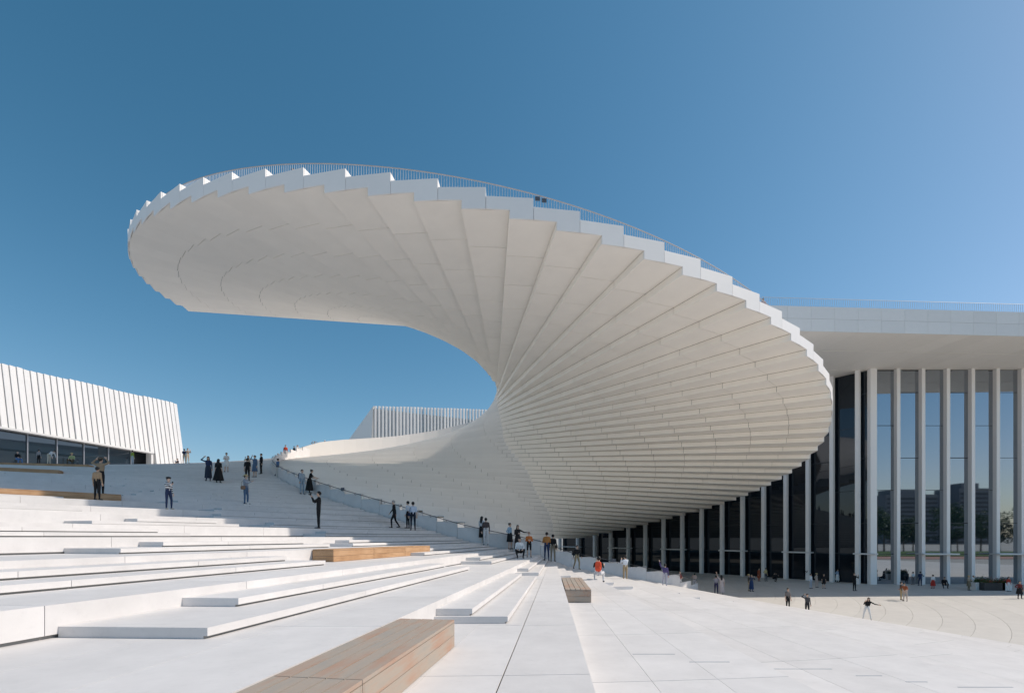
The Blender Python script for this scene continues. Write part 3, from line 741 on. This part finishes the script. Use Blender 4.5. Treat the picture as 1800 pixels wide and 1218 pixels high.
def skirt_mesh(length, flare, colr, hip):
    key = (length, flare, colr)
    if key in SKIRT: return SKIRT[key]
    n = 32; V = []; rows = 7
    for i in range(rows):
        t = i / (rows - 1); r = .135 + .03 * min(1, t * 5) + flare * t; z = hip + .14 - length * t
        for j in range(n):
            a = 2 * math.pi * j / n; w_ = 1 + .07 * t * math.sin(a * 6 + .7) + .03 * t * math.sin(a * 11)
            V.append((r * w_ * math.cos(a) * 1.08, r * w_ * math.sin(a) * .9, z))
    F = [(i * n + j, i * n + (j + 1) % n, (i + 1) * n + (j + 1) % n, (i + 1) * n + j) for i in range(rows - 1) for j in range(n)]
    SKIRT[key] = mesh('skirt', V, F, colr, smooth=True); return SKIRT[key]
def solve_spot(x, yf, hpx, floor=None):
    m = (x - 900) / FPX; Ye = 1.66 * FPX / hpx; best = None
    for Y in np.arange(Ye * .72, Ye * 1.35, .06):
        if floor == 'plaza':
            z = 0.
        else: z = ground_z((m * Y, Y))
        yp = HOR - FPX * (z - EYE) / Y; c = ((yp - yf) / 1.5) ** 2 + ((Y - Ye) / Ye * 9) ** 2
        if best is None or c < best[0]: best = (c, Y, z)
    return np.array([m * best[1], best[1], best[2]])
PEOPLE = {}
def person(label, x, yf, hpx, pose='stand', face=0, top=(.1, .1, .1), bot=(.05, .05, .06), shoe=(.05, .05, .05), sleeve=True, shorts=False, hr_='short', hc='hair_black', skin=0,
           skirt=None, hat=None, floor=None, at=None, group='visitors', tall=None):
    B = body(pose)
    p = np.array(at, float) if at is not None else (np.array([(x - 900) / FPX * Y_, Y_, 0.]) if floor == 'plaza' and (Y_ := EYE * FPX / (yf - HOR)) else solve_spot(x, yf, hpx, floor))
    stand_h = {'sit': 1.30, 'ground': .95, 'crouch': 1.12, 'bend': 1.35}.get(pose, 1.74)
    k = tall / 1.74 if tall else float(np.clip(hpx * p[1] / FPX / stand_h, .86, 1.13))
    root = bpy.data.objects.new('person', B['me']); COL.objects.link(root)
    root.location = p; root.rotation_euler = (0, 0, R_(face)); root.scale = (k, k, k)
    sk = 'skin_%d' % (skin % 4); tc, bc = cloth(top), cloth(bot)
    for i, mname in enumerate([sk, tc, tc if sleeve else sk, bc, sk if shorts else bc, cloth(shoe), 'eye_dark']):
        root.material_slots[i].link = 'OBJECT'; root.material_slots[i].material = MATS[mname]
    tag(root, label, 'person', group)
    if hr_:
        h = bpy.data.objects.new('hair', hair(hr_, hc)); link(h, root); h.matrix_local = B['head']
    if hat:
        h = bpy.data.objects.new('hat', hat_mesh(hat[0], hat[1] if isinstance(hat[1], str) else cloth(hat[1]))); link(h, root); h.matrix_local = B['head']
    if skirt:
        ln, fl, c = skirt; link(bpy.data.objects.new('skirt', skirt_mesh(ln, fl, cloth(c), B['hip'][2])), root)
    root['_k'] = k; PEOPLE[label] = root
    return root, B
def worn(root, B, name, parts, label, cat, local, tilt=(0, 0, 0)):
    """a bag or device carried by a person: its own thing, placed in the person's frame"""
    k = root['_k']; M = Matrix.LocRotScale(root.location, root.rotation_euler, Vector((k, k, k))) @ Matrix.LocRotScale(Vector(local), __import__('mathutils').Euler(tilt), Vector((1, 1, 1)))
    o = bpy.data.objects.new(name, None); COL.objects.link(o); o.matrix_world = M; tag(o, label, cat)
    for nm, (V, F), m in parts: link(bpy.data.objects.new(nm, mesh(nm, V, F, m, smooth=True)), o)
    return o
def shift(vf, d): return [(x + d[0], y + d[1], z + d[2]) for x, y, z in vf[0]], vf[1]
def backpack(root, B, label, c):
    m = cloth(c); u = B['up']; hp = B['hip']; c0 = hp + u * .33 + np.array([0, .19, 0])
    worn(root, B, 'backpack', [('pack_body', uvs(.15, .085, .23, 18, 14, .55), m), ('front_pocket', shift(uvs(.11, .05, .10, 14, 10, .6), (0, .07, -.09)), m),
         ('strap', tube([(.08, -.05, .18), (.10, -.16, .17), (.11, -.27, .05), (.10, -.22, -.12), (.09, -.06, -.17)], .016, 5), m), ('strap', tube([(-.08, -.05, .18), (-.10, -.16, .17), (-.11, -.27, .05), (-.10, -.22, -.12), (-.09, -.06, -.17)], .016, 5), m)],
         label, 'backpack', c0)
def handbag(root, B, label, c, side=1, z=.0):
    m = cloth(c); hp = B['hip']
    worn(root, B, 'shoulder_bag', [('bag_body', uvs(.06, .13, .11, 16, 12, .5), m), ('strap', tube([(0, -.09, .08), (-.05 * side, -.11, .32), (-.16 * side, -.02, .50), (-.05 * side, .10, .34), (0, .09, .08)], .011, 5), m)], label, 'bag', (side * .24, .03, hp[2] + .02 + z))
def device(root, B, label, cat, name, hand=1, size=(.04, .006, .08)):
    h = B['hands'][hand]; worn(root, B, name, [('casing', uvs(size[0], size[1], size[2], 12, 8, .35), 'phone_black')] + ([('lens', shift(uvs(.028, .045, .028, 12, 8, .6), (0, -.05, 0)), 'phone_black')] if name == 'camera_body' else []), label, cat, (h[0], h[1] - .03, h[2] + .07))

W, BK, NV, GY = (.78, .78, .78), (.018, .018, .02), (.03, .045, .10), (.16, .16, .17)
TAN, KH, DEN = (.36, .26, .17), (.38, .29, .18), (.10, .16, .26)
# --- left terraces and crest
p_, b_ = person('child in tan jacket with dark hair standing in front of the left bench', 171, 877, 58, 'stand', 180, TAN, BK, skin=1)
p_, b_ = person('adult in tan jacket and cap with both arms raised behind the child on the left', 177, 866, 66, 'both', 175, (.33, .25, .17), BK, hat=('cap', (.12, .10, .08)))
p_, b_ = person('person in striped top and black beret holding up a phone', 296, 892, 56, 'phone', 75, W, NV, (.5, .45, .38), sleeve=True, shorts=False, hat=('beret', BK), skin=2)
STRIPED = p_
device(p_, b_, 'black phone held up by the person in the striped top', 'phone', 'mobile_phone')
person('seated person in blue skirt on the topmost bench at far left', 31, 811, 22, 'sit', 70, BK, (.10, .22, .45), hr_='bun', skin=2)
person('person in grey top and black trousers sitting before the glass band', 68, 812, 26, 'stand', 180, (.35, .33, .34), BK)
person('person in white shirt and cream trousers bending down by the glass band', 86, 811, 24, 'bend', 90, W, (.6, .55, .45))
person('seated person in pale green top on the crest of the left stairs', 127, 813, 19, 'ground', 20, (.42, .48, .25), (.10, .08, .05), hat=('straw', 'straw'))
person('person in lime green jacket and pale trousers at the stair crest', 233, 818, 27, 'stand', 160, (.36, .44, .08), (.5, .55, .6))
person('left one of two people sitting at the end of the white finned block', 305, 814, 13, 'ground', 20, (.4, .3, .25), (.12, .1, .1))
person('right one of two people sitting at the end of the white finned block', 313, 814, 14, 'ground', -20, (.12, .1, .1), (.3, .25, .2))
person('person in dark blue standing left in the pair beyond the stair crest', 324, 813, 25, 'photo', 200, NV, (.45, .38, .3))
person('person in beige skirt standing right in the pair beyond the stair crest', 330, 813, 26, 'photo', 60, (.30, .25, .22), (.5, .42, .33))
person('woman in navy top and long dark skirt with one hand at her head', 366, 845, 44, 'shade', 20, NV, NV, hr_='long', skirt=(.86, .04, (.035, .045, .07)))
person('woman in black top and black flared long skirt seen from behind', 384, 848, 42, 'stand', 185, BK, BK, hr_='long', sleeve=False, skirt=(.9, .17, (.02, .02, .022)))
person('woman in white dress with folded arms near the stair crest', 398, 829, 34, 'fold', 10, W, W, shorts=True, skirt=(.5, .06, W), hc='hair_black')
person('man in black shirt standing behind the person with the straw hat', 435, 846, 41, 'stand', 185, BK, BK, sleeve=False)
person('woman in cream top behind the man in the black shirt', 436, 833, 33, 'photo', 10, (.6, .5, .4), (.3, .3, .3), hr_='long')
person('woman in blue denim dress raising one hand near the crest', 448, 839, 43, 'shade', -20, DEN, DEN, shorts=True, skirt=(.62, .05, DEN))
person('person in black suit at the right end of the crest group', 459, 833, 36, 'contra', -40, BK, BK)
p_, b_ = person('person in straw hat and blue jeans holding a patterned bag', 432, 887, 52, 'phone', 90, (.35, .38, .45), DEN, hat=('straw', 'straw'), skin=2)
handbag(p_, b_, 'brown bag carried by the person in the straw hat', (.30, .18, .12), -1)
person('person in blue shirt leaning against the top of the balustrade', 488, 838, 33, 'walk', 150, (.09, .17, .32), NV)
p_, b_ = person('person in pale denim with dark backpack beside the handrail', 531, 868, 44, 'stand', 60, (.35, .42, .5), (.25, .33, .42))
backpack(p_, b_, 'dark navy backpack on the person in pale denim', (.02, .03, .06))
person('woman in long black dress at the handrail next to the backpacker', 544, 867, 42, 'rail', 120, BK, BK, sleeve=False, skirt=(.88, .14, (.018, .018, .02)), hr_='bun')
p_, b_ = person('man all in black holding a camera to his face on the mid terrace', 560, 926, 68, 'photo', -75, BK, BK)
device(p_, b_, 'black camera held by the man all in black', 'camera', 'camera_body', 0, (.06, .03, .045))
p_, b_ = person('grey haired man in black jacket striding beside the handrail', 693, 929, 50, 'walk', -70, BK, BK, hc='hair_grey')
person('person in white top and black trousers half hidden behind the man with the strap', 717, 928, 48, 'stand', -110, (.6, .65, .72), BK)
p_, b_ = person('man in pale blue shirt with dark shoulder strap near the handrail', 726, 930, 51, 'stand', 200, (.55, .62, .74), (.02, .025, .04), sleeve=False)
handbag(p_, b_, 'dark bag hanging from the strap of the man in the pale blue shirt', (.02, .03, .07), 1)
person('woman in black dress hugging close to the couple by the balustrade', 847, 953, 48, 'fold', 150, (.6, .6, .62), BK, hr_='long', skirt=(.72, .05, BK))
person('person in brown jacket and white trousers of the couple by the balustrade', 854, 956, 49, 'stand', 190, (.09, .07, .07), (.62, .6, .6))
p_, b_ = person('woman in light blue denim jacket and black skirt at the handrail', 896, 966, 46, 'contra', 60, (.27, .40, .52), BK, shorts=True, skirt=(.6, .05, BK), hr_='bun')
person('woman in long black dress reaching out one arm', 910, 969, 46, 'side', 20, (.03, .025, .025), (.03, .025, .025), hr_='long', skirt=(.92, .07, (.03, .025, .025)))
person('boy in orange jacket and black shorts at the handrail', 930, 979, 44, 'fold', 5, (.55, .17, .05), BK, shorts=True)
person('boy in white sweatshirt with green print sitting on the terrace edge', 913, 992, 33, 'ground', 5, W, BK)
person('man in orange brown jacket and navy trousers at the lower balustrade', 961, 983, 53, 'fold', 190, (.42, .19, .06), NV)
p_, b_ = person('man in black jacket and khaki trousers beside the orange jacket', 972, 985, 50, 'stand', 160, BK, (.28, .23, .17))
handbag(p_, b_, 'dark olive shoulder bag of the man in the black jacket', (.06, .05, .04), -1)
# --- lower steps and right
person('woman in black shirt and khaki trousers walking down the lower steps', 1014, 1000, 43, 'walk', 20, BK, KH)
p_, b_ = person('crouching person in black and white taking a photo by the right bench', 1052, 1031, 42, 'crouch', 165, BK, (.62, .62, .64), sleeve=False)
backpack(p_, b_, 'bright red orange backpack on the crouching person', (.72, .10, .05))
p_, b_ = person('man in white shirt and khaki trousers photographing on the lower steps', 1099, 1021, 45, 'photo', 195, (.66, .7, .76), KH)
device(p_, b_, 'black camera held by the man in the white shirt', 'camera', 'camera_body', 0, (.06, .03, .045))
person('person in purple jacket waving one arm on the lowest steps', 1169, 1033, 42, 'wave', 150, (.10, .08, .20), (.45, .45, .52))
person('person in maroon jacket and white trousers on the lowest steps', 1195, 1040, 36, 'fold', 30, (.30, .05, .05), (.7, .68, .66))
PZ = 'plaza'
person('woman in pale pink trousers at the foot of the steps', 1221, 1036, 29, 'photo', 170, (.55, .42, .38), (.62, .55, .55), floor=PZ)
person('person in dark trousers beside the woman raising her arms', 1259, 1044, 33, 'photo', 150, (.45, .42, .48), (.06, .05, .12), floor=PZ)
person('woman in long pale pink dress raising an arm on the plaza edge', 1268, 1045, 35, 'wave', 170, (.62, .52, .50), (.62, .52, .50), hr_='long', sleeve=False, skirt=(.86, .07, (.62, .52, .50)), floor=PZ)
person('person in beige half behind the woman in the navy dress', 1316, 1038, 29, 'stand', 60, (.10, .09, .08), (.55, .45, .33), floor=PZ, hat=('straw', 'straw'))
person('woman in long navy dress standing in the plaza shade', 1321, 1039, 30, 'photo', 10, (.05, .07, .12), (.04, .08, .2), hr_='long', skirt=(.86, .06, (.03, .06, .15)), floor=PZ)
person('person in rust coloured long coat near the glass doors', 1334, 1021, 23, 'stand', 30, (.30, .08, .04), (.30, .08, .04), skirt=(.62, .05, (.30, .08, .04)), floor=PZ)
person('person in yellow shirt and dark trousers near the glass doors', 1346, 1021, 23, 'contra', 20, (.55, .45, .22), (.08, .08, .1), floor=PZ)
person('person in black crouching on the shaded plaza', 1359, 1022, 15, 'crouch', 80, BK, BK, floor=PZ)
person('person in black at the glass wall left of the white jeans', 1418, 1020, 21, 'photo', 20, BK, BK, floor=PZ)
person('person in white top and pale jeans on the shaded plaza', 1425, 1034, 26, 'stand', 20, W, (.45, .5, .58), floor=PZ)
person('person in sun hat and beige clothes on the shaded plaza', 1435, 1032, 25, 'contra', 30, (.45, .38, .32), (.5, .42, .38), hat=('straw', 'straw'), floor=PZ)
person('woman in short black dress on the shaded plaza', 1448, 1034, 26, 'stand', 0, BK, BK, shorts=True, sleeve=False, skirt=(.5, .06, BK), floor=PZ, hr_='long')
person('woman in white skirt and pale blue top before the dark glass', 1472, 1023, 23, 'contra', 20, (.35, .45, .6), W, skirt=(.8, .08, W), floor=PZ)
person('man in black suit taking a photo in the plaza shade', 1502, 1038, 32, 'photo', 15, BK, BK, floor=PZ)
person('man in grey shirt and black trousers walking on the sunlit plaza', 1385, 1072, 39, 'stand', 10, (.17, .155, .15), BK, sleeve=False, floor=PZ)
person('man in dark grey shading his eyes with one arm on the sunlit plaza', 1419, 1081, 38, 'shade', -5, (.075, .075, .08), (.035, .035, .04), floor=PZ)
person('woman in black top and white trousers leaning back on the plaza', 1524, 1089, 40, 'wide', -40, BK, W, floor=PZ, hr_='long')
person('left one of the pair in beige trousers on the sunlit plaza', 1584, 1054, 32, 'stand', 60, (.10, .08, .07), (.5, .38, .22), floor=PZ)
person('right one of the pair in rust jacket on the sunlit plaza', 1591, 1056, 32, 'rail', -60, (.30, .10, .05), (.55, .45, .38), floor=PZ)
person('man in white shirt standing close to the front glass', 1605, 1027, 22, 'stand', 180, W, GY, sleeve=False, floor=PZ)
person('person in navy next to the white shirt at the front glass', 1618, 1029, 25, 'contra', 170, NV, NV, floor=PZ)
person('woman in white top and long red skirt before the front glass', 1640, 1034, 23, 'stand', 175, W, (.45, .04, .03), skirt=(.72, .10, (.42, .04, .03)), floor=PZ)
person('person in black sitting low near the front glass', 1660, 1033, 16, 'ground', -30, BK, BK, floor=PZ)
person('woman in sun hat and beige dress by the planters', 1703, 1037, 26, 'fold', 20, (.4, .33, .25), (.2, .17, .12), hat=('straw', 'straw'), skirt=(.6, .05, (.2, .17, .12)), floor=PZ)
person('person in white beside the woman in the sun hat', 1711, 1036, 20, 'contra', 30, W, W, floor=PZ)
person('woman with red scarf and white top among the planters', 1773, 1039, 25, 'stand', 0, (.45, .06, .04), W, hr_='long', floor=PZ)
person('woman in dark red and black dress at the right edge of the plaza', 1792, 1052, 31, 'contra', -10, (.14, .03, .03), BK, skirt=(.6, .08, BK), floor=PZ)
# --- heads above the bowl and on the canopy
def crest(label, x, ytop, k, rr, **kw):
    """person on the flight behind the bowl parapet, placed on the tread that passes there"""
    m = (x - 900) / FPX; best = None
    for Y in np.arange(52, 90, .1):
        P = np.array([m * Y, Y]); r = np.hypot(*(P - AX))
        if r < RB + .9 or r > 40: continue
        z = ground_z(P); yp = HOR - FPX * (z + 1.7 - EYE) / Y; c = abs(yp - ytop)
        if best is None or c < best[0]: best = (c, Y, z)
    return person(label, x, 0, 24, at=(m * best[1], best[1], best[2]), tall=1.7, **kw)
crest('person in red top leftmost above the bowl parapet', 502, 782, 0, 0, pose='stand', face=30, top=(.5, .07, .04), bot=(.3, .2, .2))
crest('person in black second from left above the bowl parapet', 517, 784, 0, 0, pose='stand', face=150, top=BK, bot=BK)
crest('person in white with black hair third from left above the bowl parapet', 523, 782, 0, 0, pose='photo', face=20, top=W, bot=GY)
crest('person in white mostly hidden behind the bowl parapet', 533, 785, 0, 0, pose='stand', face=0, top=W, bot=W)
crest('person in tan with raised arms above the bowl parapet', 553, 774, 0, 0, pose='both', face=10, top=TAN, bot=KH, hc='hair_brown')
crest('person in navy with pale hat rightmost above the bowl parapet', 571, 771, 0, 0, pose='stand', face=0, top=NV, bot=NV, hat=('cap', W))
for kx, lab in ((40.6, 'left one of two people on top of the canopy behind the railing'), (40.2, 'right one of two people on top of the canopy behind the railing')):
    p = tip(kx, RO - 2.2); person(lab, 0, 0, 40, at=(p[0], p[1], zk(math.floor(kx + .5)) + .648), tall=1.68, top=BK, bot=BK, face=0)
person('person in pink on the hall roof where it meets the canopy', 0, 0, 20, at=(24.9, 48.2, HZ + 2.2), tall=1.7, top=(.55, .25, .25), bot=W)

# stripes of the beret wearer's top: procedural bands along the body height
ms_ = bpy.data.materials.new('striped_cloth'); ms_.use_nodes = True; t_ = ms_.node_tree; b_ = t_.nodes['Principled BSDF']
tc_ = t_.nodes.new('ShaderNodeTexCoord'); sp_ = t_.nodes.new('ShaderNodeSeparateXYZ'); mo_ = t_.nodes.new('ShaderNodeMath'); mo_.operation = 'MODULO'; mo_.inputs[1].default_value = .11
gt_ = t_.nodes.new('ShaderNodeMath'); gt_.operation = 'GREATER_THAN'; gt_.inputs[1].default_value = .05; mx_ = t_.nodes.new('ShaderNodeMix'); mx_.data_type = 'RGBA'
mx_.inputs[6].default_value = (.02, .02, .025, 1); mx_.inputs[7].default_value = (.78, .78, .78, 1)
for a, b in ((tc_.outputs['Object'], sp_.inputs[0]), (sp_.outputs[2], mo_.inputs[0]), (mo_.outputs[0], gt_.inputs[0]), (gt_.outputs[0], mx_.inputs[0]), (mx_.outputs[2], b_.inputs['Base Color'])): t_.links.new(a, b)
for i in (1, 2): STRIPED.material_slots[i].material = ms_

# ------------------------------------------------------------------ planters at the hall entrance
def leaves(n, fx_, size, seed):
    r = np.random.default_rng(seed); V, F = [], []
    for i in range(n):
        c = fx_(r); a = r.normal(size=3); a /= np.linalg.norm(a); b = np.cross(a, r.normal(size=3)); b /= np.linalg.norm(b); s = size * r.uniform(.6, 1.3); o_ = len(V)
        V += [tuple(c - a * s), tuple(c + b * s * .45), tuple(c + a * s), tuple(c - b * s * .45)]; F.append((o_, o_ + 1, o_ + 2, o_ + 3))
    return V, F
def planter(x, y, wd, label, white, fl, seed):
    Y = EYE * FPX / (y - HOR); X = (x - 900) / FPX * Y; e = empty('planter', (X, Y, 0)); tag(e, label, 'planter', 'planters by the hall entrance')
    obj('planter_box', *join([box(-wd / 2, wd / 2, -.4, -.34, .0, .8), box(-wd / 2, wd / 2, .34, .4, 0, .8), box(-wd / 2, -wd / 2 + .06, -.34, .34, 0, .8), box(wd / 2 - .06, wd / 2, -.34, .34, 0, .8)]), 'planter_white' if white else 'frame_dark', e)
    obj('soil', *box(-wd / 2 + .06, wd / 2 - .06, -.34, .34, .6, .7), 'dark_soil', e)
    f = lambda r: np.array([r.uniform(-wd / 2, wd / 2) * .95, r.uniform(-.38, .38), .7 + abs(r.normal()) * .22])
    obj('foliage', *leaves(700, f, .07, seed), 'leaf_green', e)['kind'] = 'stuff'
    if fl: obj('flowers', *leaves(160, lambda r: f(r) + np.array([0, 0, .12]), .05, seed + 5), 'flower_red', e)['kind'] = 'stuff'
planter(1717, 1036, 1.0, 'white planter next to the woman in the sun hat', True, False, 1)
planter(1742, 1037, 2.2, 'wide dark planter full of green leaves and red flowers', False, True, 2)
planter(1764, 1037, 1.0, 'white planter beside the woman with the red scarf', True, True, 3)
planter(1728, 1035, .9, 'small dark planter between the white planter and the wide one', False, False, 4)

# ------------------------------------------------------------------ what the glass reflects: trees, lawn and towers across the road behind the camera
lawn = obj('lawn', *box(20, 420, -62, -22, -.05, .25), 'grass'); lawn['kind'] = 'structure'
pv = obj('brick_path', *box(20, 420, -21.9, -8, -.05, .03), 'brick_paving'); pv['kind'] = 'structure'
def crown(h, w_, seed):
    r = np.random.default_rng(seed); cl = [(np.array([r.normal() * w_ * .30, r.normal() * w_ * .30, h * r.uniform(.38, .95)]), w_ * r.uniform(.16, .30)) for _ in range(22)]
    def f(q):
        c, s = cl[q.integers(len(cl))]; v = q.normal(size=3); v /= np.linalg.norm(v); return c + v * s * q.uniform(.6, 1.0) * np.array([1, 1, .8])
    return leaves(2600, f, .32, seed + 9)
TREE = [(mesh('crown', *crown(h, w_, i), 'leaf_dark' if i % 2 else 'leaf_green'), h) for i, (h, w_) in enumerate(((13, 8), (11, 7), (15, 8), (9, 7)))]
def limbs(h):
    P = [tube([(0, 0, 0), (.1, .05, h * .3), (0, .1, h * .6), (.1, 0, h * .85)], [.26, .2, .13, .04], 8)]
    for a in range(5):
        t = a * 1.26; P.append(tube([(0, 0, h * (.3 + .06 * a)), (math.cos(t) * 1.3, math.sin(t) * 1.3, h * (.45 + .06 * a)), (math.cos(t) * 2.3, math.sin(t) * 2.3, h * (.58 + .06 * a))], [.1, .07, .02], 6))
    return join(P)
TRUNK = [mesh('trunk', *limbs(h), 'bark') for _, h in TREE]
r_t = np.random.default_rng(3)
PLACE = ['first', 'second', 'third', 'fourth', 'fifth', 'sixth', 'seventh', 'eighth', 'ninth', 'tenth', 'eleventh', 'twelfth', 'thirteenth']
for i in range(13):
    e = empty('street_tree', (122 + i * 7.2 + r_t.uniform(-2, 2), -64 - r_t.uniform(0, 9), 0)); e.rotation_euler = (0, 0, r_t.uniform(0, 6)); sc_ = r_t.uniform(.9, 1.3); e.scale = (sc_,) * 3
    tag(e, PLACE[i] + ' tree from the left in the row mirrored in the hall glass', 'tree', 'mirrored street trees')
    for nm, me in (('crown', TREE[i % 4][0]), ('trunk', TRUNK[i % 4])): link(bpy.data.objects.new(nm, me), e)
def tower(x, y, w_, d_, h, label):
    e = empty('apartment_tower', (x, y, 0)); tag(e, label, 'building', 'mirrored apartment towers')
    obj('tower_wall', *box(-w_ / 2, w_ / 2, -d_ / 2, d_ / 2, 0, h), 'tower_wall', e); obj('tower_roof', *box(-w_ / 3, w_ / 4, -d_ / 3, d_ / 3, h, h + 4), 'tower_wall', e)
    for j in range(int(h / 3.2)):
        obj('window_band', *box(-w_ / 2 + 1, w_ / 2 - 1, d_ / 2 + .02, d_ / 2 + .1, j * 3.2 + 1, j * 3.2 + 2.5), 'frame_dark', e)
tower(300, -255, 34, 18, 37, 'broad grey apartment tower, seen only mirrored in the hall glass')
tower(338, -250, 26, 18, 41, 'stepped grey apartment tower, seen only mirrored in the hall glass')
